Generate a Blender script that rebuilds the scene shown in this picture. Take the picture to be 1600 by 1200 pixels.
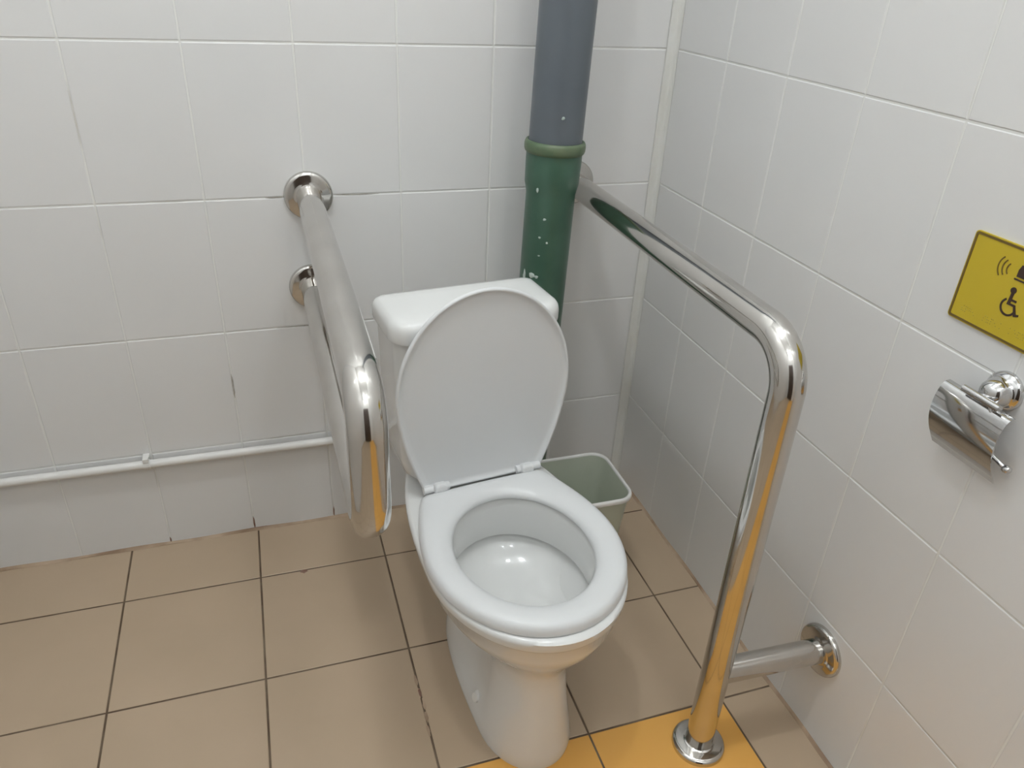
import bpy, bmesh, math, random
from math import sin, cos, pi, sqrt, radians
from mathutils import Vector, Matrix
random.seed(7)
for o in list(bpy.data.objects): bpy.data.objects.remove(o)
S = bpy.context.scene
COL = S.collection

# ------------------------------------------------------------ camera
CAM_F, PITCH, ROLL, YAW = 1186.58, -0.5148, -0.0531, -0.3377
cam_data = bpy.data.cameras.new('camera')
cam = bpy.data.objects.new('camera', cam_data)
COL.objects.link(cam)
cam_data.sensor_fit = 'HORIZONTAL'
cam_data.sensor_width = 36.0
cam_data.lens = CAM_F / 1600 * 36.0
cam_data.clip_start = 0.02
Rm = Matrix.Rotation(YAW, 3, 'Z') @ Matrix.Rotation(PITCH, 3, 'X') @ Matrix.Rotation(ROLL, 3, 'Y')
M = (Rm @ Matrix(((1, 0, 0), (0, 0, -1), (0, 1, 0)))).to_4x4()
M.translation = Vector((-0.9148, -1.6294, 1.3207))
cam.matrix_world = M
S.camera = cam

# ------------------------------------------------------------ world, exposure
W = bpy.data.worlds.new('world')
S.world = W
W.use_nodes = True
W.node_tree.nodes['Background'].inputs[0].default_value = (0.8, 0.85, 1.0, 1)
W.node_tree.nodes['Background'].inputs[1].default_value = 0.02
vs = S.view_settings
vs.view_transform = 'Standard'
vs.look = 'None'
vs.gamma = 1
vs.use_curve_mapping = False
vs.exposure = 0.0

CEIL = 3.1
XL, YF = -1.66, -2.85            # left wall, front wall
LAMPS = [(-0.98, -0.92, 22.0), (-0.98, -2.5, 9.5), (-0.34, -0.92, 10.5), (-0.34, -2.5, 4.5)]
LAMP_COL = (0.94, 0.98, 1.0)

# ------------------------------------------------------------ materials
def mat(name, col, rough=0.5, metal=0.0, spec=0.5, noise=None, bump=0.0, bscale=30, coat=0.0, trans=0.0, emit=None, estr=0, wobble=0.0, wscale=6):
    m = bpy.data.materials.new(name)
    m.use_nodes = True
    nt = m.node_tree
    b = nt.nodes['Principled BSDF']
    b.inputs['Base Color'].default_value = (*col, 1)
    b.inputs['Roughness'].default_value = rough
    b.inputs['Metallic'].default_value = metal
    b.inputs['Specular IOR Level'].default_value = spec
    b.inputs['Coat Weight'].default_value = coat
    b.inputs['Transmission Weight'].default_value = trans
    if emit:
        b.inputs['Emission Color'].default_value = (*emit, 1)
        b.inputs['Emission Strength'].default_value = estr
    tc = nt.nodes.new('ShaderNodeTexCoord')
    if noise:                       # (second colour, scale, low, high, detail)
        c2, sc, lo, hi = noise[:4]
        n = nt.nodes.new('ShaderNodeTexNoise')
        n.inputs['Scale'].default_value = sc
        n.inputs['Detail'].default_value = noise[4] if len(noise) > 4 else 4
        nt.links.new(tc.outputs['Object'], n.inputs['Vector'])
        r = nt.nodes.new('ShaderNodeValToRGB')
        r.color_ramp.elements[0].position = lo
        r.color_ramp.elements[1].position = hi
        r.color_ramp.elements[0].color = (*col, 1)
        r.color_ramp.elements[1].color = (*c2, 1)
        nt.links.new(n.outputs['Fac'], r.inputs['Fac'])
        nt.links.new(r.outputs['Color'], b.inputs['Base Color'])
    if bump or wobble:
        n2 = nt.nodes.new('ShaderNodeTexNoise')
        n2.inputs['Scale'].default_value = bscale if bump else wscale
        n2.inputs['Detail'].default_value = 2
        nt.links.new(tc.outputs['Object'], n2.inputs['Vector'])
        bp = nt.nodes.new('ShaderNodeBump')
        bp.inputs['Strength'].default_value = bump or wobble
        bp.inputs['Distance'].default_value = 0.002
        nt.links.new(n2.outputs['Fac'], bp.inputs['Height'])
        nt.links.new(bp.outputs['Normal'], b.inputs['Normal'])
    return m

m_tile = mat('white_glazed_tile', (0.80, 0.80, 0.792), 0.24, spec=0.45, noise=((0.82, 0.815, 0.805), 2.5, 0.3, 0.7), wobble=0.25, wscale=9)
m_grout = mat('white_grout', (0.85, 0.85, 0.82), 0.8, spec=0.2, noise=((0.36, 0.33, 0.28), 3.0, 0.60, 0.78))
m_rust = mat('rust_stain', (0.20, 0.09, 0.06), 0.8, noise=((0.32, 0.22, 0.17), 60, 0.35, 0.7))
m_dirt = mat('dark_grout_dirt', (0.38, 0.35, 0.31), 0.8, noise=((0.6, 0.58, 0.54), 40, 0.4, 0.7))
m_caulk = mat('corner_caulk', (0.80, 0.80, 0.77), 0.55, spec=0.3, noise=((0.74, 0.73, 0.68), 8, 0.4, 0.7))
m_floor = mat('beige_floor_tile', (0.49, 0.375, 0.26), 0.36, spec=0.45, noise=((0.53, 0.405, 0.285), 5, 0.3, 0.7), wobble=0.2, wscale=12)
m_yellow = mat('yellow_floor_tile', (0.84, 0.45, 0.11), 0.34, spec=0.45, noise=((0.84, 0.44, 0.10), 5, 0.3, 0.7), wobble=0.2, wscale=12)
m_fgrout = mat('brown_grout', (0.13, 0.09, 0.06), 0.85, spec=0.2, noise=((0.22, 0.17, 0.12), 14, 0.4, 0.7))
m_bead = mat('pale_floor_bead', (0.55, 0.42, 0.30), 0.7, noise=((0.30, 0.2, 0.13), 7, 0.4, 0.62))
m_ceiling = mat('ceiling_paint', (0.88, 0.88, 0.87), 0.8, noise=((0.85, 0.85, 0.84), 3, 0.3, 0.7))
m_added_door = mat('added_door_brown', (0.05, 0.032, 0.022), 0.45, noise=((0.07, 0.045, 0.03), 4, 0.3, 0.7))  # for the added door that darkens the chrome reflections
m_steel = mat('polished_stainless', (0.63, 0.61, 0.58), 0.095, metal=1, noise=((0.58, 0.56, 0.53), 14, 0.35, 0.7))
m_chrome = mat('chrome', (0.66, 0.66, 0.66), 0.07, metal=1, noise=((0.60, 0.60, 0.60), 20, 0.35, 0.7))
m_ceramic = mat('white_ceramic', (0.80, 0.805, 0.79), 0.12, spec=0.5, noise=((0.82, 0.825, 0.81), 3, 0.3, 0.7), coat=0.3)
m_plastic = mat('white_seat_plastic', (0.76, 0.772, 0.775), 0.28, spec=0.45, noise=((0.78, 0.792, 0.795), 3, 0.3, 0.7))
m_gray = mat('grey_pipe_plastic', (0.115, 0.135, 0.155), 0.38, noise=((0.13, 0.15, 0.17), 12, 0.3, 0.7))
m_green = mat('green_painted_iron', (0.050, 0.120, 0.080), 0.36, noise=((0.065, 0.145, 0.10), 16, 0.35, 0.7), bump=0.3, bscale=60)
m_green_l = mat('worn_green_rim', (0.085, 0.14, 0.075), 0.45, noise=((0.16, 0.20, 0.12), 22, 0.4, 0.7), bump=0.3, bscale=60)
m_paint = mat('white_paint_splash', (0.55, 0.62, 0.58), 0.5, noise=((0.35, 0.45, 0.40), 80, 0.45, 0.7))
m_conduit = mat('white_pipe_plastic', (0.86, 0.85, 0.82), 0.4, noise=((0.82, 0.81, 0.78), 6, 0.3, 0.7))
m_bin = mat('translucent_bin_plastic', (0.62, 0.66, 0.55), 0.35, spec=0.4, noise=((0.57, 0.61, 0.50), 6, 0.3, 0.7))
m_sign = mat('yellow_sign', (0.62, 0.47, 0.03), 0.35, noise=((0.60, 0.45, 0.028), 8, 0.3, 0.7))
m_ink = mat('dark_sign_ink', (0.045, 0.025, 0.02), 0.45, noise=((0.055, 0.03, 0.02), 30, 0.3, 0.7))
m_ink2 = mat('brown_sign_line', (0.16, 0.10, 0.02), 0.45, noise=((0.18, 0.12, 0.02), 30, 0.3, 0.7))
m_dark = mat('dark_gap', (0.03, 0.028, 0.025), 0.6, noise=((0.04, 0.035, 0.03), 30, 0.3, 0.7))
m_lamp = mat('lamp_glass', (0.9, 0.9, 0.9), 0.4, emit=LAMP_COL, estr=1.0)
m_water = mat('bowl_water', (0.80, 0.83, 0.83), 0.03, spec=0.5, noise=((0.78, 0.81, 0.81), 5, 0.3, 0.7), coat=0.5)

# ------------------------------------------------------------ helpers
def link_mesh(name, bm, mats, parent=None, smooth=True, angle=40):
    me = bpy.data.meshes.new(name)
    bmesh.ops.recalc_face_normals(bm, faces=bm.faces)
    bm.to_mesh(me)
    bm.free()
    if not isinstance(mats, (list, tuple)): mats = [mats]
    for m in mats: me.materials.append(m)
    if smooth:
        me.polygons.foreach_set('use_smooth', [True] * len(me.polygons))
        if angle < 180:
            try: me.set_sharp_from_angle(angle=radians(angle))
            except Exception: pass
    o = bpy.data.objects.new(name, me)
    COL.objects.link(o)
    if parent: o.parent = parent
    return o

def thing(name, label, cat, loc=(0, 0, 0), rotz=0, group=None):
    o = bpy.data.objects.new(name, None)
    COL.objects.link(o)
    o.location = loc
    o.rotation_euler = (0, 0, rotz)
    o.empty_display_size = 0.05
    o['label'] = label; o['category'] = cat
    if group: o['group'] = group
    return o

def tag(o, label, cat, group=None):
    o['label'] = label; o['category'] = cat
    if group: o['group'] = group
    return o

def struct(o):
    o['kind'] = 'structure'
    return o

def box(bm, x0, x1, y0, y1, z0, z1, mi=0):
    v = [bm.verts.new(p) for p in ((x0, y0, z0), (x1, y0, z0), (x1, y1, z0), (x0, y1, z0), (x0, y0, z1), (x1, y0, z1), (x1, y1, z1), (x0, y1, z1))]
    for f in ((0, 3, 2, 1), (4, 5, 6, 7), (0, 1, 5, 4), (1, 2, 6, 5), (2, 3, 7, 6), (3, 0, 4, 7)):
        bm.faces.new([v[i] for i in f]).material_index = mi

def rings(bm, rs, closed_ring=True, cap0=True, cap1=True, mi=0):
    """loft a list of rings (lists of points, equal length)"""
    V = [[bm.verts.new(p) for p in r] for r in rs]
    n = len(V[0])
    for a, b in zip(V, V[1:]):
        for i in range(n if closed_ring else n - 1):
            j = (i + 1) % n
            bm.faces.new((a[i], a[j], b[j], b[i])).material_index = mi
    if cap0: bm.faces.new(V[0][::-1]).material_index = mi
    if cap1: bm.faces.new(V[-1]).material_index = mi
    return V

def frame_from(d):
    d = d.normalized()
    up = Vector((0, 0, 1)) if abs(d.z) < 0.9 else Vector((1, 0, 0))
    a = d.cross(up).normalized()
    return a, d.cross(a).normalized()

def fillet_path(pts, rad, seg=14):
    pts = [Vector(p) for p in pts]
    out = [pts[0]]
    for i in range(1, len(pts) - 1):
        p = pts[i]; a = (pts[i - 1] - p).normalized(); b = (pts[i + 1] - p).normalized()
        r = rad[i - 1] if isinstance(rad, (list, tuple)) else rad
        ang = a.angle(b)
        t = r / math.tan(ang / 2)
        c = p + (a + b).normalized() * (r / sin(ang / 2))
        s = p + a * t - c; e = p + b * t - c
        tot = s.angle(e)
        ax = s.cross(e).normalized()
        for k in range(seg + 1):
            out.append(c + Matrix.Rotation(tot * k / seg, 3, ax) @ s)
    out.append(pts[-1])
    return out

def tube(bm, path, r, n=40, caps=True, mi=0):
    path = [Vector(p) for p in path]
    d0 = (path[1] - path[0]).normalized()
    a, b = frame_from(d0)
    rs = []
    prev = d0
    for i, p in enumerate(path):
        if i == 0: d = d0
        elif i == len(path) - 1: d = (path[i] - path[i - 1]).normalized()
        else: d = ((path[i] - path[i - 1]).normalized() + (path[i + 1] - path[i]).normalized()).normalized()
        q = prev.rotation_difference(d)
        a = q @ a; b = q @ b; prev = d
        rr = r[i] if isinstance(r, (list, tuple)) else r
        rs.append([p + a * (rr * cos(2 * pi * k / n)) + b * (rr * sin(2 * pi * k / n)) for k in range(n)])
    rings(bm, rs, cap0=caps, cap1=caps, mi=mi)

def lathe(bm, prof, origin, axis, n=48, mi=0, cap0=True, cap1=True):
    """prof: list of (distance along axis, radius)"""
    o = Vector(origin); ax = Vector(axis).normalized()
    a, b = frame_from(ax)
    rs = [[o + ax * h + a * (r * cos(2 * pi * k / n)) + b * (r * sin(2 * pi * k / n)) for k in range(n)] for h, r in prof]
    rings(bm, rs, cap0=cap0, cap1=cap1, mi=mi)

# ------------------------------------------------------------ the room
def tiled(name, U, V, P, mats, pick=None, gap=0.0032, depth=0.0012, bev=0.0014, skip_bev=False):
    """slab of bevelled tiles standing on a grout bed; U, V are the seam positions, P(u, v, h) maps to the room.
    h = 0 is the tile face, h = -depth the grout."""
    bm = bmesh.new()
    u0, u1, v0, v1 = U[0], U[-1], V[0], V[-1]
    q = [bm.verts.new(P(*p)) for p in ((u0, v0, -depth), (u1, v0, -depth), (u1, v1, -depth), (u0, v1, -depth))]
    bm.faces.new(q).material_index = 0
    # solid backing
    r = [bm.verts.new(P(*p)) for p in ((u0, v0, -0.08), (u1, v0, -0.08), (u1, v1, -0.08), (u0, v1, -0.08))]
    for i in range(4):
        bm.faces.new((q[i], r[i], r[(i + 1) % 4], q[(i + 1) % 4])).material_index = 0
    bm.faces.new(r[::-1]).material_index = 0
    g = gap / 2
    for i in range(len(U) - 1):
        for j in range(len(V) - 1):
            a, b, c, d = U[i] + g, U[i + 1] - g, V[j] + g, V[j + 1] - g
            if b - a < .004 or d - c < .004: continue
            mi = pick(i, j) if pick else 1
            t1, t2, t3, t4 = [random.uniform(-.00025, .00025) for _ in range(4)]
            lo = [bm.verts.new(P(*p, -depth - .0002)) for p in ((a, c), (b, c), (b, d), (a, d))]
            md = [bm.verts.new(P(*p, -bev * .6 + t)) for p, t in (((a, c), t1), ((b, c), t2), ((b, d), t3), ((a, d), t4))]
            hi = [bm.verts.new(P(*p, t)) for p, t in (((a + bev, c + bev), t1), ((b - bev, c + bev), t2), ((b - bev, d - bev), t3), ((a + bev, d - bev), t4))]
            for A, B in ((lo, md), (md, hi)):
                for k in range(4):
                    bm.faces.new((A[k], A[(k + 1) % 4], B[(k + 1) % 4], B[k])).material_index = mi
            bm.faces.new(hi).material_index = mi
    return struct(link_mesh(name, bm, mats, smooth=False))

ROWS = [0.0, 0.2708, 0.5628, 0.8588, 1.154, 1.449, 1.744, 2.039, 2.334, 2.629, 2.924, CEIL]
BX = [XL] + [-0.0216 - 0.2 * k for k in range(8, -1, -1)] + [0.0]
BX = [x for i, x in enumerate(BX) if i == 0 or x > XL]
RY = [0.0, -0.0116] + [-0.211 - 0.199 * k for k in range(0, 15)]
RY = sorted([y for y in RY if y > YF] + [YF])
tiled('wall_back', BX, ROWS, lambda u, v, h: (u, -h, v), [m_grout, m_tile])
tiled('wall_right', RY, ROWS, lambda u, v, h: (-h, u, v), [m_grout, m_tile])
tiled('wall_left', RY, ROWS, lambda u, v, h: (XL + h, u, v), [m_grout, m_tile])
tiled('wall_front', BX, ROWS, lambda u, v, h: (u, YF + h, v), [m_grout, m_tile])
GX = sorted([x for x in [-1.311 + 0.297 * k for k in range(-4, 5)] if x > XL] + [XL, 0.0])
GY = sorted([y for y in [-0.1805 - 0.3015 * k for k in range(0, 10)] if y > YF] + [YF, 0.0])
def pick_floor(i, j):
    xc = (GX[i] + GX[i + 1]) / 2; yc = (GY[j] + GY[j + 1]) / 2
    return 2 if (yc < -0.78 and -0.72 < xc < -0.12) else 1
tiled('floor', GX, GY, lambda u, v, h: (u, v, h), [m_fgrout, m_floor, m_yellow], pick=pick_floor, gap=0.0042)
bm = bmesh.new(); box(bm, XL, 0, YF, 0, CEIL, CEIL + .05)
struct(link_mesh('ceiling', bm, m_ceiling, smooth=False))
# corner caulk cove between back and right wall
bm = bmesh.new()
prof = [(-0.0225, -0.0002), (-0.0215, -0.0014), (-0.014, -0.0024), (-0.009, -0.0036), (-0.0055, -0.0058), (-0.0032, -0.009), (-0.0016, -0.0135), (-0.0004, -0.0142)]
rings(bm, [[(x, y, z) for x, y in prof] + [(0.0, 0.0, z)] for z in [0.0, CEIL]])
struct(link_mesh('trim_corner', bm, m_caulk, smooth=False))
# thin pale bead along the floor at both walls
bm = bmesh.new()
rings(bm, [[(x, 0.0, 0.0), (x, -0.0052 - 0.0012 * sin(x * 37), 0.0003), (x, -0.0035, 0.0022), (x, 0.0, 0.0062 + .0015 * sin(x * 23))] for x in [XL + i * 0.02 for i in range(int(-XL / 0.02) + 1)]])
struct(link_mesh('trim_back', bm, m_bead, smooth=False))
bm = bmesh.new()
rings(bm, [[(0.0, y, 0.0), (-0.0055 - 0.0015 * sin(y * 31), y, 0.0003), (-0.0035, y, 0.0022), (0.0, y, 0.006 + .0015 * sin(y * 27))] for y in [-i * 0.02 for i in range(int(-YF / 0.02))]])
struct(link_mesh('trim_right', bm, m_bead, smooth=False))

def blob(bm, c, n, u, rx, ry, h, seed=0, k=14):
    """small uneven spot lying on a surface: centre, normal, first axis, radii, height"""
    c = Vector(c); n = Vector(n).normalized(); u = Vector(u).normalized(); w = n.cross(u)
    rnd = random.Random(seed)
    rr = [rnd.uniform(.75, 1.15) for _ in range(k)]
    r0 = [c + u * (rx * rr[i] * cos(2 * pi * i / k)) + w * (ry * rr[i] * sin(2 * pi * i / k)) for i in range(k)]
    r1 = [c + n * h + u * (rx * .6 * rr[i] * cos(2 * pi * i / k)) + w * (ry * .6 * rr[i] * sin(2 * pi * i / k)) for i in range(k)]
    rings(bm, [r0, r1], cap0=False)

# dirty and rusty patches of grout
wb = bpy.data.objects['wall_back']; fl = bpy.data.objects['floor']; wr = bpy.data.objects['wall_right']
for nm, mm, (x, z, rx, rz) in (('rust_stain', m_rust, (-1.0216, 0.022, .0022, .022)), ('rust_stain', m_rust, (-0.8216, 0.018, .0020, .018)),
                               ('rust_stain', m_rust, (-1.2216, 0.010, .0018, .010)), ('dirt_stain', m_dirt, (-1.0216, 0.425, .0022, .034)),
                               ('rust_stain', m_rust, (-1.02, 0.006, .05, .0022)), ('dirt_stain', m_dirt, (-0.715, 0.8588, .045, .0015)), ('dirt_stain', m_dirt, (-0.885, 0.8588, .02, .0015)), ('dirt_stain', m_dirt, (-0.86, 0.5628, .05, .0016)), ('dirt_stain', m_dirt, (-0.79, 0.5628, .03, .0014))):
    bm = bmesh.new(); blob(bm, (x, 0.0004, z), (0, -1, 0), (1, 0, 0), rx, rz, .0008, seed=int(abs(x) * 999))
    o = link_mesh(nm, bm, mm, wb, angle=180)
bm = bmesh.new()
for k in range(5): blob(bm, (-0.717 + random.uniform(-.003, .003), -0.57 - .03 * k, 0.0), (0, 0, 1), (0, 1, 0), .014, .0035, .0006, seed=k)
link_mesh('grout_patch', bm, m_bead, fl, angle=180)
bm = bmesh.new()
blob(bm, (-0.915, -0.1855, 0.0), (0, 0, 1), (0, 1, 0), .007, .009, .0009, seed=3)
blob(bm, (-0.718, -0.60, 0.0), (0, 0, 1), (0, 1, 0), .012, .004, .0009, seed=4)
link_mesh('dirt_spot', bm, m_rust, fl, angle=180)

# made-up brown door behind the camera, added to give the chrome a dark reflection
dr = struct(bpy.data.objects.new('door_added', None)); COL.objects.link(dr); dr.location = (-0.95, YF + .0, 0)
bm = bmesh.new(); box(bm, -0.42, 0.42, 0.002, 0.045, 0.0, 2.02)
for dz in (0.25, 1.15):
    box(bm, -0.28, 0.28, 0.045, 0.055, dz, dz + .65)
link_mesh('added_door_panel', bm, m_added_door, dr, smooth=False)
bm = bmesh.new()
for a, b in ((-.50, -.42), (.42, .50)): box(bm, a, b, 0.002, 0.06, 0.0, 2.10)
box(bm, -.42, .42, 0.002, 0.06, 2.02, 2.10)
link_mesh('added_door_frame', bm, m_added_door, dr, smooth=False)
bm = bmesh.new(); lathe(bm, [(0, .026), (.008, .026), (.01, .012), (.05, .012), (.05, .008)], (.34, .045, 1.0), (0, 1, 0), 24)
tube(bm, fillet_path([(.34, .085, 1.0), (.34, .10, 1.0), (.22, .10, 1.0)], .01, 5), .009, 16)
link_mesh('added_door_handle', bm, m_chrome, dr)

# round ceiling lamps
for (lx, ly, pw), lab in zip(LAMPS, ('round white ceiling lamp on the left, above the toilet end of the room', 'round white ceiling lamp on the left, nearer the front wall',
                                    'round white ceiling lamp beside the right wall, above the toilet end', 'round white ceiling lamp beside the right wall, nearer the front wall')):
    t = thing('ceiling_lamp', lab, 'lamp', (lx, ly, CEIL), group='round ceiling lamps')
    bm = bmesh.new(); lathe(bm, [(0, .13), (.03, .13), (.034, .125), (.034, .108), (.02, .105)], (0, 0, 0), (0, 0, -1), 48, cap1=False)
    link_mesh('lamp_base', bm, m_conduit, t)
    bm = bmesh.new(); lathe(bm, [(.018, .104), (.034, .103), (.05, .092), (.06, .065), (.066, .03), (.067, .004)], (0, 0, 0), (0, 0, -1), 48, cap0=False)
    g = link_mesh('lamp_shade', bm, None or m_lamp, t, angle=180)
    ld = bpy.data.lights.new('lamp_light', 'POINT'); ld.shadow_soft_size = 0.055; ld.energy = pw; ld.color = LAMP_COL
    lo = bpy.data.objects.new('lamp_light', ld); COL.objects.link(lo); lo.parent = t; lo.location = (0, 0, -.16)

# ------------------------------------------------------------ toilet
HX, HY, TROT = -0.5595, -0.455, radians(6.3)
toilet = thing('toilet', 'white ceramic toilet with a close-coupled tank and raised lid, standing on the tiled floor', 'toilet', (HX, HY, 0), TROT)
NT = 96
def superring(z, yf, yb, hw, backw=None, n=NT, ef=2.0, eb=2.6, split=None):
    """closed outline, front (negative y) elliptic, back squarer; centre at split"""
    c = (yf + yb) / 2 if split is None else split
    out = []
    for k in range(n):
        t = 2 * pi * k / n - pi / 2
        cx, sy = cos(t), sin(t)
        if sy < 0: e, L, w = ef, c - yf, hw
        else: e, L, w = eb, yb - c, hw
        x = abs(cx) ** (2 / e) * (1 if cx >= 0 else -1) * w
        y = c + abs(sy) ** (2 / e) * (1 if sy >= 0 else -1) * L
        if sy > 0 and backw is not None:
            s = (y - c) / L
            x *= 1 + (backw / hw - 1) * s ** 1.6
        out.append((x, y, z))
    return out

def seat_outline(n=NT, off=0.0, front=-0.413, back=-0.012, hw=0.178, bw=0.136, c=-0.205):
    out = []
    rc = 0.018
    nf = n // 2
    # front half: ellipse from right to left through the front
    for k in range(nf):
        t = -pi * k / nf
        out.append(Vector((hw * cos(t), c + (c - front) * sin(t))))
    m = n - nf
    # left side up, back edge, right side down
    side = []
    for k in range(13):
        s = k / 12
        side.append(Vector((-(hw - (hw - bw) * s ** 1.75), c + (back - rc - c) * s)))
    corner = [Vector((-(bw - rc) - rc * cos(a), back - rc + rc * sin(a))) for a in (pi / 8, pi / 4, 3 * pi / 8, pi / 2)]
    half = side + corner
    poly = half + [Vector((-p.x, p.y)) for p in reversed(half)]
    L = [0]
    for a, b in zip(poly, poly[1:]): L.append(L[-1] + (b - a).length)
    for k in range(m):
        d = L[-1] * k / m
        for i in range(len(L) - 1):
            if L[i + 1] >= d:
                f = (d - L[i]) / (L[i + 1] - L[i]); out.append(poly[i].lerp(poly[i + 1], f)); break
    if off:
        res = []
        for i, p in enumerate(out):
            tn = (out[(i + 1) % n] - out[i - 1]).normalized()
            nr = Vector((tn.y, -tn.x))
            if nr.dot(p - Vector((0, c))) < 0: nr = -nr
            res.append(p + nr * off)
        out = res
    return out

RIM = 0.392
# bowl and pedestal, one lofted shell: outside up, over the rim, down inside
bm = bmesh.new()
R = []
for z, yf, yb, hw, bw, ef, eb, sp in [
    (0.000, -0.374, 0.06, 0.089, 0.073, 2.1, 3.5, -0.25),
    (0.012, -0.376, 0.06, 0.090, 0.073, 2.1, 3.5, -0.25),
    (0.030, -0.372, 0.06, 0.087, 0.072, 2.1, 3.5, -0.25),
    (0.060, -0.367, 0.058, 0.084, 0.070, 2.1, 3.5, -0.25),
    (0.100, -0.362, 0.055, 0.077, 0.069, 2.1, 3.5, -0.25),
    (0.140, -0.356, 0.052, 0.073, 0.069, 2.1, 3.3, -0.25),
    (0.180, -0.352, 0.05, 0.070, 0.074, 2.1, 3.2, -0.25),
    (0.215, -0.352, 0.05, 0.072, 0.080, 2.0, 3.0, -0.25),
    (0.240, -0.360, 0.06, 0.084, 0.092, 2.0, 3.0, -0.240),
    (0.262, -0.374, 0.08, 0.106, 0.104, 2.0, 3.0, -0.228),
    (0.285, -0.390, 0.11, 0.129, 0.114, 2.0, 3.0, -0.220),
    (0.310, -0.405, 0.15, 0.149, 0.122, 2.0, 3.0, -0.213),
    (0.335, -0.415, 0.17, 0.162, 0.128, 2.0, 3.0, -0.21),
    (0.361, -0.417, 0.185, 0.168, 0.131, 2.0, 3.0, -0.205),
    (0.367, -0.4215, 0.19, 0.1735, 0.134, 2.0, 3.0, -0.205),
    (0.371, -0.4235, 0.19, 0.1755, 0.136, 2.0, 3.0, -0.205),
    (0.382, -0.4245, 0.19, 0.1762, 0.1365, 2.0, 3.0, -0.205),
    (0.388, -0.426, 0.189, 0.1745, 0.135, 2.0, 3.0, -0.205),
    (RIM, -0.421, 0.186, 0.168, 0.130, 2.0, 3.0, -0.205)]:
    ring = superring(z, yf, yb, hw, bw, ef=ef, eb=eb, split=sp)
    if z < .26:                      # waisted sides behind the front column
        k_ = .24 * min(1, max(0, (z - .01) / .06)) * min(1, max(0, (.27 - z) / .06))
        ring = [(x * (1 - k_ * math.exp(-((y + .15) / .085) ** 2)) - .005 * min(1, (.27 - z) / .05), y, zz) for x, y, zz in ring]
    R.append(ring)
def ell(z, cy, a, b, n=NT): return [(a * cos(2 * pi * k / n - pi / 2), cy + b * sin(2 * pi * k / n - pi / 2), z) for k in range(n)]
for z, cy, a, b in [(RIM, -0.207, .134, .158), (RIM - .004, -0.207, .128, .152), (0.372, -0.207, .1255, .1495), (0.340, -0.207, .124, .148), (0.308, -0.207, .1235, .1475), (0.303, -0.207, .1255, .1495),
                    (0.302, -0.207, .133, .157), (0.299, -0.207, .137, .161), (0.291, -0.207, .136, .160), (0.276, -0.213, .128, .152), (0.262, -0.215, .112, .136), (0.250, -0.222, .090, .113),
                    (0.241, -0.234, .068, .086), (0.233, -0.250, .050, .062), (0.222, -0.262, .042, .048), (0.200, -0.266, .038, .040), (0.17, -0.266, .03, .032), (0.168, -0.266, .01, .012)]:
    R.append(ell(z, cy, a, b))
rings(bm, R, cap0=True, cap1=True)
link_mesh('bowl', bm, m_ceramic, toilet, angle=60)
bm = bmesh.new(); lathe(bm, [(0, .0425), (.0005, .0425)], (0, 0, 0), (0, 0, 1), 40)
for v in bm.verts: v.co = Vector((v.co.x * .93, v.co.y * 1.03 - .2645, v.co.z + .2120))
link_mesh('water', bm, m_water, toilet, angle=30)
# fixing bolts in the recess at the foot
for s in (-1, 1):
    bm = bmesh.new()
    lathe(bm, [(-.012, .013), (.004, .013), (.007, .010), (.012, .009), (.013, .004)], (s * .078, -0.215, .046), (s, -0.12, .35), 20)
    link_mesh('bolt_cap', bm, m_conduit, toilet)
    bm = bmesh.new()
    Rr = []
    for z, w in ((0, 1), (.03, .95), (.07, .62), (.10, .25), (.115, .03)):
        Rr.append([(s * (.066 + (.018 * w) * max(0, sin(pi * k / 12)) ** .7 - .014), -0.28 + .27 * k / 12, z) for k in range(13)] + [(s * .02, -0.01, z), (s * .02, -0.28, z)])
    rings(bm, Rr)
    link_mesh('foot_flare', bm, m_ceramic, toilet, angle=50)

# seat ring, lying down
seat_o = seat_outline()
bm = bmesh.new()
hole = [(p[0], p[1]) for p in ell(0, -0.207, .1225, .1465)]
# match parameterisation by angle about the hole centre
def polar_match(out, cy, ang):
    best = None
    n = len(out)
    d = Vector((cos(ang), sin(ang)))
    for i in range(n):
        a = out[i] - Vector((0, cy)); b = out[(i + 1) % n] - Vector((0, cy))
        e = b - a
        det = d.x * (-e.y) - d.y * (-e.x)
        if abs(det) < 1e-12: continue
        t = (a.x * (-e.y) - a.y * (-e.x)) / det
        s = (d.x * a.y - d.y * a.x) / det
        if t > 0 and -1e-6 <= s <= 1 + 1e-6: return Vector((0, cy)) + d * t
    return None
NS = 144
SB, ST = RIM + 0.003, RIM + 0.021
secs = [(0.0, 0.000, 0), (0.0, 0.002, 0), (.02, .010, 0), (.07, .0155, 0), (.17, .0195, 0), (.35, .0212, 0), (.55, .0210, 0), (.72, .0185, 0), (.86, .0145, 0), (.95, .0095, 0), (1.0, .004, 0), (.985, .0, 0), (.9, -.001, 0), (.1, -.001, 0)]
prev = None; V = []
for k in range(NS):
    ang = 2 * pi * k / NS
    po = polar_match(seat_o, -0.207, ang)
    d = Vector((cos(ang), sin(ang)))
    ri = 1 / sqrt((d.x / .1225) ** 2 + (d.y / .1465) ** 2)
    pi_ = Vector((0, -0.207)) + d * ri
    back = max(0, min(1, (pi_.y + (po.y - pi_.y) * .6 + 0.09) / .06))
    row = []
    for s, h, _ in secs:
        p = po.lerp(pi_, s)
        row.append(bm.verts.new((p.x, p.y, SB + h)))
    V.append(row)
for k in range(NS):
    a, b = V[k], V[(k + 1) % NS]
    for i in range(len(secs)):
        j = (i + 1) % len(secs)
        bm.faces.new((a[i], a[j], b[j], b[i]))
link_mesh('seat', bm, m_plastic, toilet, angle=60)

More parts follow.
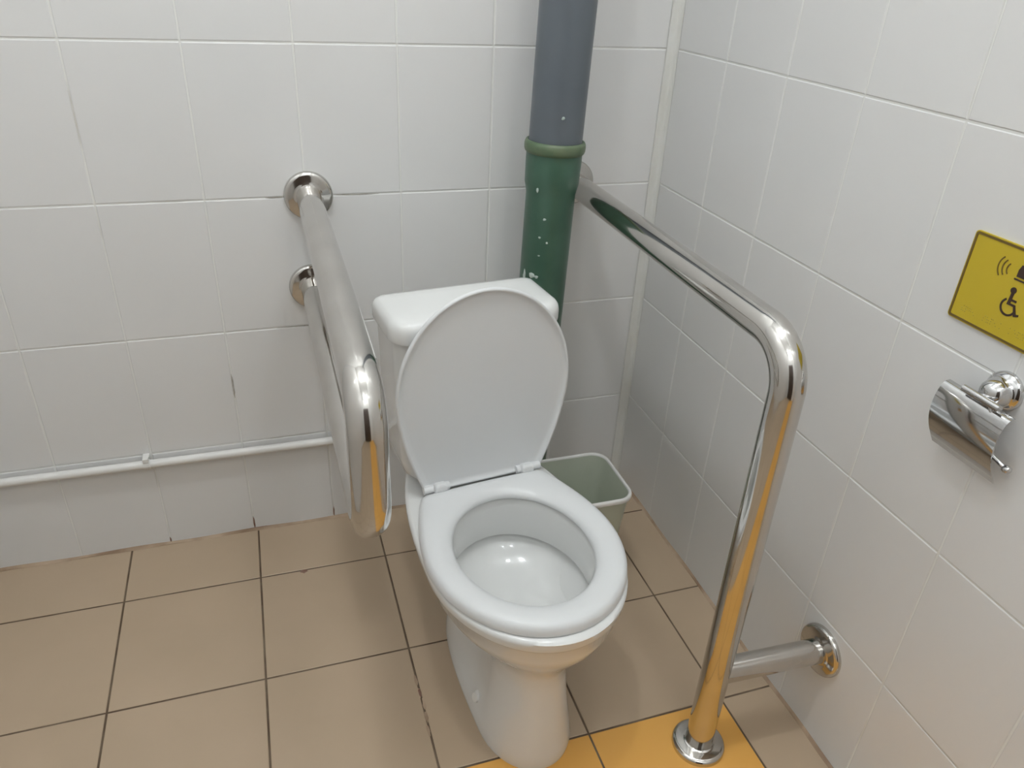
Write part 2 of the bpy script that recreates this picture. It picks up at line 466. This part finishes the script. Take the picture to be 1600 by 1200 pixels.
# lid, raised and leaning back on the tank: outline in local x, height; thickness towards the back
LT = radians(1.0)
lid_o = seat_outline(front=-0.408, hw=0.174, bw=0.130, c=-0.205, back=0.0)
def LP(p, d, base=0.0):
    """outline point -> raised position; d = depth behind the inner face"""
    h = -p.y
    return (p.x, base + 0.004 + h * sin(LT) + d * cos(LT), RIM + 0.012 + h * cos(LT) - d * sin(LT))
def inset(o, t, cc=Vector((0, -0.2))): 
    n = len(o); res = []
    for i, p in enumerate(o):
        tn = (o[(i + 1) % n] - o[i - 1]).normalized(); nr = Vector((tn.y, -tn.x))
        if nr.dot(p - cc) > 0: nr = -nr
        res.append(p + nr * t)
    return res
bm = bmesh.new()
RR = []
for t, d in ((0.10, .0075), (0.035, .0070), (.016, .0062), (.009, .0048), (.0062, .0015), (.0045, .0), (.0018, .0003), (.0, .0025), (.0, .0065), (.0025, .0115), (.010, .0155), (.035, .0185), (.10, .0200)):
    o = inset(lid_o, t) if t < .02 else [p + (Vector((0, -0.2)) - p).normalized() * .036 for p in lid_o] if t < .1 else [Vector((p.x * .35, -0.2 + (p.y + 0.2) * .35)) for p in lid_o]
    RR.append([LP(p, d) for p in o])
rings(bm, RR)
link_mesh('lid', bm, m_plastic, toilet, angle=60).location = (.007, -.009, 0)
for s in (-1, 1):
    h = None
    bm = bmesh.new()
    # knuckle on the seat, barrel, and lug on the lid
    x = s * .098
    tube(bm, [(x - .026, .004, RIM + .021), (x + .026, .004, RIM + .021)], .0085, 20)
    hinge = link_mesh('hinge', bm, m_plastic, toilet); hinge.location = (.004, -.010, 0)
    bm = bmesh.new()
    Rr = []
    for zz, sh in ((RIM + .012, 0), (RIM + .026, 0), (RIM + .034, .002), (RIM + .036, .006)):
        Rr.append([(x - s * .006 + px * (.013 - sh), -0.003 + py * (.010 - sh), zz) for px, py in ((-1, -1), (1, -1), (1, 1), (-1, 1))])
    rings(bm, Rr)
    lug = link_mesh('hinge_lug', bm, m_plastic, hinge, smooth=False)
    b = lug.modifiers.new('bevel', 'BEVEL'); b.width = .003; b.segments = 3

# tank
def rrect(hw, y0, y1, rf, rb, z, n=10):
    out = []
    for cx, cy, r, a0 in ((hw - rb, y1 - rb, rb, 0), (-hw + rb, y1 - rb, rb, 90), (-hw + rf, y0 + rf, rf, 180), (hw - rf, y0 + rf, rf, 270)):
        for k in range(n + 1):
            a = radians(a0 + 90 * k / n)
            out.append((cx + r * cos(a), cy + r * sin(a), z))
    return out
bm = bmesh.new()
T0, T1 = 0.036, 0.182
rings(bm, [rrect(hw, T0 + dy, T1 - dy2, rf, .015, z) for z, hw, dy, dy2, rf in
           ((.375, .120, .02, .01, .03), (.392, .128, .016, .006, .035), (.41, .142, .008, .004, .035), (.44, .149, .004, .002, .035), (.56, .156, .002, .0, .035), (.716, .160, .0, .0, .035))])
link_mesh('tank', bm, m_ceramic, toilet, angle=60).location = (.008, -.004, 0)
bm = bmesh.new()
rings(bm, [rrect(.169 - i, T0 - .010 + i, T1 + .006 - i, max(.008, .042 - i * .6), max(.006, .022 - i * .5), z) for z, i in
           ((.712, .006), (.712, .001), (.716, .0), (.734, .0), (.742, .0018), (.748, .006), (.752, .013), (.7535, .022), (.754, .04))])
tl = link_mesh('tank_lid', bm, m_ceramic, toilet, angle=60); tl.location = (.008, -.004, 0)

# ------------------------------------------------------------ grab rails
TR = 0.0258
def flange(parent, c, ax, r=.0505, name='wall_flange'):
    bm = bmesh.new()
    lathe(bm, [(0, r), (.005, r), (.0085, r - .001), (.0108, r - .0035), (.0120, r - .008), (.0132, TR + .006), (.0140, TR + .002), (.0150, TR), (.0150, TR - .003)], c, ax, 56, cap1=True)
    return link_mesh(name, bm, m_steel, parent, angle=50)

LXA, LXB, LTIP, LZ0, LZ1, LBR = -0.817, -0.822, -0.842, 0.861, 0.658, 0.062
rail = thing('grab_rail', 'polished steel U-shaped grab rail on the back wall, left of the toilet', 'grab rail', (LXA, 0, 0.66))
def loc(ps, t): return [Vector(p) - t.location for p in ps]
bm = bmesh.new()
tube(bm, fillet_path(loc([(LXA, 0.0, LZ0), (LXB, LTIP, LZ0), (LXB, LTIP, LZ1 - .022), (LXA - .008, 0.0, LZ1)], rail), LBR, 20), TR, 48)
link_mesh('rail_tube', bm, m_steel, rail, angle=50)
flange(rail, loc([(LXA, 0, LZ0)], rail)[0], (0, -1, 0))
flange(rail, loc([(LXA - .008, 0, LZ1)], rail)[0], (0, -1, 0))

rail2 = thing('grab_rail', 'polished steel grab rail bent down to a floor post, right of the toilet', 'grab rail', (-0.223, -0.862, 0))
bm = bmesh.new()
tube(bm, fillet_path(loc([(-0.222, 0.0, .868), (-0.232, -0.866, .866), (-0.223, -0.862, 0.0)], rail2), .075, 20), TR, 48)
link_mesh('rail_tube', bm, m_steel, rail2, angle=50)
bm = bmesh.new()
tube(bm, loc([(-0.230, -0.862, .205), (0.0, -0.872, .205)], rail2), .0235, 40)
link_mesh('wall_arm', bm, m_steel, rail2, angle=50)
flange(rail2, loc([(-0.222, 0, .868)], rail2)[0], (0, -1, 0))
flange(rail2, loc([(0, -0.872, .205)], rail2)[0], (-1, -.04, 0))
flange(rail2, Vector((0, 0, 0)), (0, 0, 1), name='floor_flange')

# ------------------------------------------------------------ soil pipe
PX, PY = -0.324, -0.135
pipe = thing('drain_pipe', 'thick vertical drain pipe, grey above and green below, behind the toilet tank', 'pipe', (PX - .0225, PY, 0))
pipe.rotation_euler = (0, .023, 0)
bm = bmesh.new()
lathe(bm, [(-.001, .0513), (.1, .0513), (.885, .0525), (.897, .0548), (.907, .0572), (.955, .0582), (.966, .0580), (.970, .0595), (.988, .0595), (.992, .059), (.992, .0555), (.95, .0555)], (0, 0, 0), (0, 0, 1), 64, cap1=False)
green = link_mesh('green_pipe', bm, m_green, pipe, angle=60)
bm = bmesh.new()
lathe(bm, [(.9685, .0588), (.971, .0615), (.976, .0632), (.982, .0636), (.988, .0630), (.9925, .0608), (.9935, .057)], (0, 0, 0), (0, 0, 1), 64, cap0=False, cap1=False)
link_mesh('socket_rim', bm, m_green_l, pipe, angle=60)
bm = bmesh.new(); lathe(bm, [(.93, .0552), (CEIL, .0565)], (0, 0, 0), (0, 0, 1), 64)
gp = link_mesh('grey_pipe', bm, m_gray, pipe, angle=60)
def on_pipe(bm, ang, z, rx, rz, r, seed):
    a = radians(ang); n = Vector((sin(a), -cos(a), 0))
    blob(bm, n * r + Vector((0, 0, z)), n, (cos(a), sin(a), 0), rx, rz, .0012, seed)
for i, (ang, z, rx, rz) in enumerate([(-50, .713, .007, .007), (-38, .711, .005, .004), (-52, .692, .0045, .013), (-74, .705, .005, .018),
                                      (-50, .90, .003, .006), (-30, .84, .004, .003), (-38, .80, .003, .003), (-20, .79, .003, .003), (-36, .76, .003, .002)]):
    bm = bmesh.new(); on_pipe(bm, ang, z, rx, rz, .0520 if z < .89 else .0575, i)
    link_mesh('paint_splash', bm, m_paint, green, angle=180)
bm = bmesh.new(); on_pipe(bm, -10, 1.045, .0035, .0032, .0554, 5)
link_mesh('paint_splash', bm, m_paint, gp, angle=180)

# ------------------------------------------------------------ white water pipe along the wall
wp = thing('water_pipe', 'thin white plastic pipe running low along the back wall', 'pipe', (XL, -0.016, 0.256))
bm = bmesh.new()
tube(bm, [(0.0, 0, 0.0), (XL * -1 - .70, 0, -0.004)], .0098, 24)
link_mesh('pipe_run', bm, m_conduit, wp)
bm = bmesh.new()
lathe(bm, [(0, .0135), (.018, .0135), (.02, .0115), (.03, .0115), (.031, .008)], (-XL - .70, 0, -.004), (1, 0, 0), 24)
link_mesh('pipe_fitting', bm, m_conduit, wp)
for cx in (-1.232,):
    bm = bmesh.new()
    u = cx - XL
    # a saddle clip: base, two jaws
    box(bm, u - .007, u + .007, -.001, .0155, -.014, .018)
    for a in range(0, 1): pass
    rs = []
    for k in range(15):
        a = radians(-125 + 250 * k / 14)
        rs.append([(u - .007, -cos(a) * .0102, sin(a) * .0102), (u + .007, -cos(a) * .0102, sin(a) * .0102), (u + .007, -cos(a) * .0132, sin(a) * .0132), (u - .007, -cos(a) * .0132, sin(a) * .0132)])
    rings(bm, rs)
    box(bm, u - .006, u + .006, -.013, -.002, .011, .019)
    link_mesh('pipe_clip', bm, m_conduit, wp, smooth=False)

# ------------------------------------------------------------ waste bin
bx0, bx1, by0, by1, bh = -0.380, -0.174, -0.424, -0.228, 0.258
bcx, bcy = (bx0 + bx1) / 2, (by0 + by1) / 2
tbin = thing('waste_bin', 'small pale green translucent plastic bin behind the toilet on the right', 'bin', (bcx, bcy, 0))
def rr2(hx, hy, r, z, n=8):
    out = []
    for sx, sy, a0 in ((1, 1, 0), (-1, 1, 90), (-1, -1, 180), (1, -1, 270)):
        for k in range(n + 1):
            a = radians(a0 + 90 * k / n)
            out.append((sx * (hx - r) + r * cos(a), sy * (hy - r) + r * sin(a), z))
    return out
hx, hy = (bx1 - bx0) / 2, (by1 - by0) / 2
bm = bmesh.new()
rings(bm, [rr2(hx - .032, hy - .028, .02, 0), rr2(hx - .028, hy - .025, .022, .004), rr2(hx - .006, hy - .006, .035, bh - .004), rr2(hx - .0075, hy - .0075, .034, bh - .004), rr2(hx - .031, hy - .027, .02, .006)])
link_mesh('bin_body', bm, m_bin, tbin, angle=50)
bm = bmesh.new()
rings(bm, [rr2(hx - .0075, hy - .0075, .034, bh - .006), rr2(hx - .0075, hy - .0075, .034, bh), rr2(hx - .0055, hy - .0055, .036, bh + .002), rr2(hx - .0015, hy - .0015, .038, bh + .001), rr2(hx, hy, .039, bh - .003), rr2(hx - .0005, hy - .0005, .039, bh - .009), rr2(hx - .003, hy - .003, .037, bh - .010)], cap0=False, cap1=False)
link_mesh('bin_rim', bm, m_conduit, tbin, angle=60)

# ------------------------------------------------------------ yellow sign on the right wall
SY, SZ, SW, SH = -0.968, 0.966, 0.170, 0.125
sign = thing('wall_sign', 'yellow rectangular sign with a wheelchair symbol and call bell, on the right wall', 'sign', (0, SY, SZ))
# local coordinates: a to the right as read (towards -y), b up
def SP(a, b, h): return (-h, -a, b)
def plate(bm, pts, h0, h1):
    r0 = [SP(a, b, h0) for a, b in pts]; r1 = [SP(a, b, h1) for a, b in pts]
    rings(bm, [r0, r1])
def rpts(w, h, r, n=5):
    out = []
    for sx, sy, a0 in ((1, 1, 0), (-1, 1, 90), (-1, -1, 180), (1, -1, 270)):
        for k in range(n + 1):
            a = radians(a0 + 90 * k / n)
            out.append((sx * (w / 2 - r) + r * cos(a), sy * (h / 2 - r) + r * sin(a)))
    return out
bm = bmesh.new(); plate(bm, rpts(SW, SH, .005), .0, .003)
link_mesh('sign_plate', bm, m_sign, sign, smooth=False)
bm = bmesh.new()
o1, o2 = rpts(SW - .003, SH - .003, .004), rpts(SW - .0095, SH - .0095, .002)
rings(bm, [[SP(a, b, .0028) for a, b in o1], [SP(a, b, .0036) for a, b in o1], [SP(a, b, .0036) for a, b in o2], [SP(a, b, .0028) for a, b in o2]], cap0=False, cap1=False)
link_mesh('sign_border', bm, m_ink2, sign, smooth=False)
def arc(bm, ca, cb, r, a0, a1, w, n=20, h=.0036):
    rs = []
    for k in range(n + 1):
        a = radians(a0 + (a1 - a0) * k / n)
        rs.append([SP(ca + (r - w / 2) * cos(a), cb + (r - w / 2) * sin(a), .0028), SP(ca + (r - w / 2) * cos(a), cb + (r - w / 2) * sin(a), h), SP(ca + (r + w / 2) * cos(a), cb + (r + w / 2) * sin(a), h), SP(ca + (r + w / 2) * cos(a), cb + (r + w / 2) * sin(a), .0028)])
    rings(bm, rs)
for s in (-1, 1):
    bm = bmesh.new()
    for i, (dx, hgt) in enumerate(((.0175, .0105), (.0235, .015), (.0295, .019))):
        R_ = hgt * 1.05
        if s < 0: arc(bm, -dx + R_ * .75 - .004, .030, R_ * .9, 135, 225, .0017)
        else: arc(bm, dx - R_ * .75 + .004, .030, R_ * .9, -45, 45, .0017)
    link_mesh('sound_waves', bm, m_ink2, sign, smooth=False)
bm = bmesh.new()
plate(bm, [(-.0065, .025), (-.0065, .034), (-.004, .041), (.004, .041), (.0065, .034), (.0065, .025)], .0028, .0038)
plate(bm, [(-.0085, .0205), (-.0085, .0225), (.0085, .0225), (.0085, .0205)], .0028, .0038)
link_mesh('bell_symbol', bm, m_ink, sign, smooth=False)
bm = bmesh.new()
lathe(bm, [(0, .0042), (.001, .0042)], SP(-.003, .007, .0028), (-1, 0, 0), 20)          # head
plate(bm, [(-.0055, -.0125), (-.0045, .0035), (-.0005, .0035), (-.0008, -.004), (.0065, -.004), (.0065, -.0068), (-.001, -.0068), (-.0012, -.0098), (.0068, -.0098), (.0118, -.0205), (.0158, -.0195), (.0162, -.0222), (.0095, -.0245), (.0048, -.0128)], .0028, .0038)
arc(bm, -.0018, -.0155, .0108, 125, 355, .0028, 30)
link_mesh('wheelchair_symbol', bm, m_ink, sign, smooth=False)
bm = bmesh.new()
for seg in ((-.066, -.046), (-.030, -.002), (.012, .034), (.046, .06)):
    a = seg[0]
    while a < seg[1]:
        for db in (0, -.0035, -.007):
            if random.random() < .62: lathe(bm, [(0, .0008), (.0005, .0004)], SP(a, -.040 + db, .003), (-1, 0, 0), 8)
            if random.random() < .5: lathe(bm, [(0, .0008), (.0005, .0004)], SP(a + .0025, -.040 + db, .003), (-1, 0, 0), 8)
        a += .0062
dots = link_mesh('braille_text', bm, mat('worn_braille', (0.42, 0.32, 0.03), .4, noise=((0.38, 0.29, 0.03), 30, .3, .7)), sign, smooth=False)
dots['kind'] = 'stuff'

# ------------------------------------------------------------ toilet-paper holder on the right wall
HYc, HZc = -1.005, 0.846
ph = thing('paper_holder', 'empty chrome toilet paper holder with a curved cover flap, under the yellow sign', 'paper holder', (0, HYc, HZc))
bm = bmesh.new()
lathe(bm, [(0, .027), (.004, .027), (.007, .0255), (.010, .022), (.012, .0195), (.020, .019), (.028, .0165), (.034, .0115), (.037, .004)], (0, 0, 0), (-1, 0, 0), 40)
link_mesh('wall_rose', bm, m_chrome, ph, angle=50)
bm = bmesh.new()
tube(bm, fillet_path([(-.020, 0, -.004), (-.040, 0, -.006), (-.040, .022, -.006)], .006, 6), .0052, 16)
tube(bm, [(-.040, .028, -.006), (-.040, -.030, -.006)], .0052, 16)
link_mesh('hinge_bar', bm, m_chrome, ph)
bm = bmesh.new()
tube(bm, fillet_path([(-.036, -.012, -.006), (-.034, -.024, -.03), (-.024, -.034, -.078), (-.024, .045, -.078)], .006, 6), .0035, 14)
lathe(bm, [(-.006, .002), (-.004, .005), (0, .006), (.004, .005), (.006, .002)], (-.022, -.058, -.084), (0, 1, 0), 16)
tube(bm, [(-.024, -.034, -.078), (-.022, -.056, -.084)], .003, 12)
link_mesh('roll_rod', bm, m_chrome, ph)
bm = bmesh.new()
prof = [(-.028, -.013), (-.036, -.014), (-.041, -.022), (-.045, -.036), (-.0455, -.052), (-.043, -.068), (-.037, -.084), (-.028, -.100), (-.017, -.117)]
# smooth the profile
pp = []
for i in range(len(prof) - 1):
    for k in range(4):
        pp.append(tuple(prof[i][j] + (prof[i + 1][j] - prof[i][j]) * k / 4 for j in (0, 1)))
pp.append(prof[-1])
for _ in range(3): pp = [pp[0]] + [((pp[i - 1][0] + pp[i][0] * 2 + pp[i + 1][0]) / 4, (pp[i - 1][1] + pp[i][1] * 2 + pp[i + 1][1]) / 4) for i in range(1, len(pp) - 1)] + [pp[-1]]
y0, y1 = .062, -.046
rings(bm, [[(x, y0, z), (x, y1, z), (x + .0012, y1, z), (x + .0012, y0, z)] for x, z in pp])
link_mesh('cover_flap', bm, m_chrome, ph, angle=35)
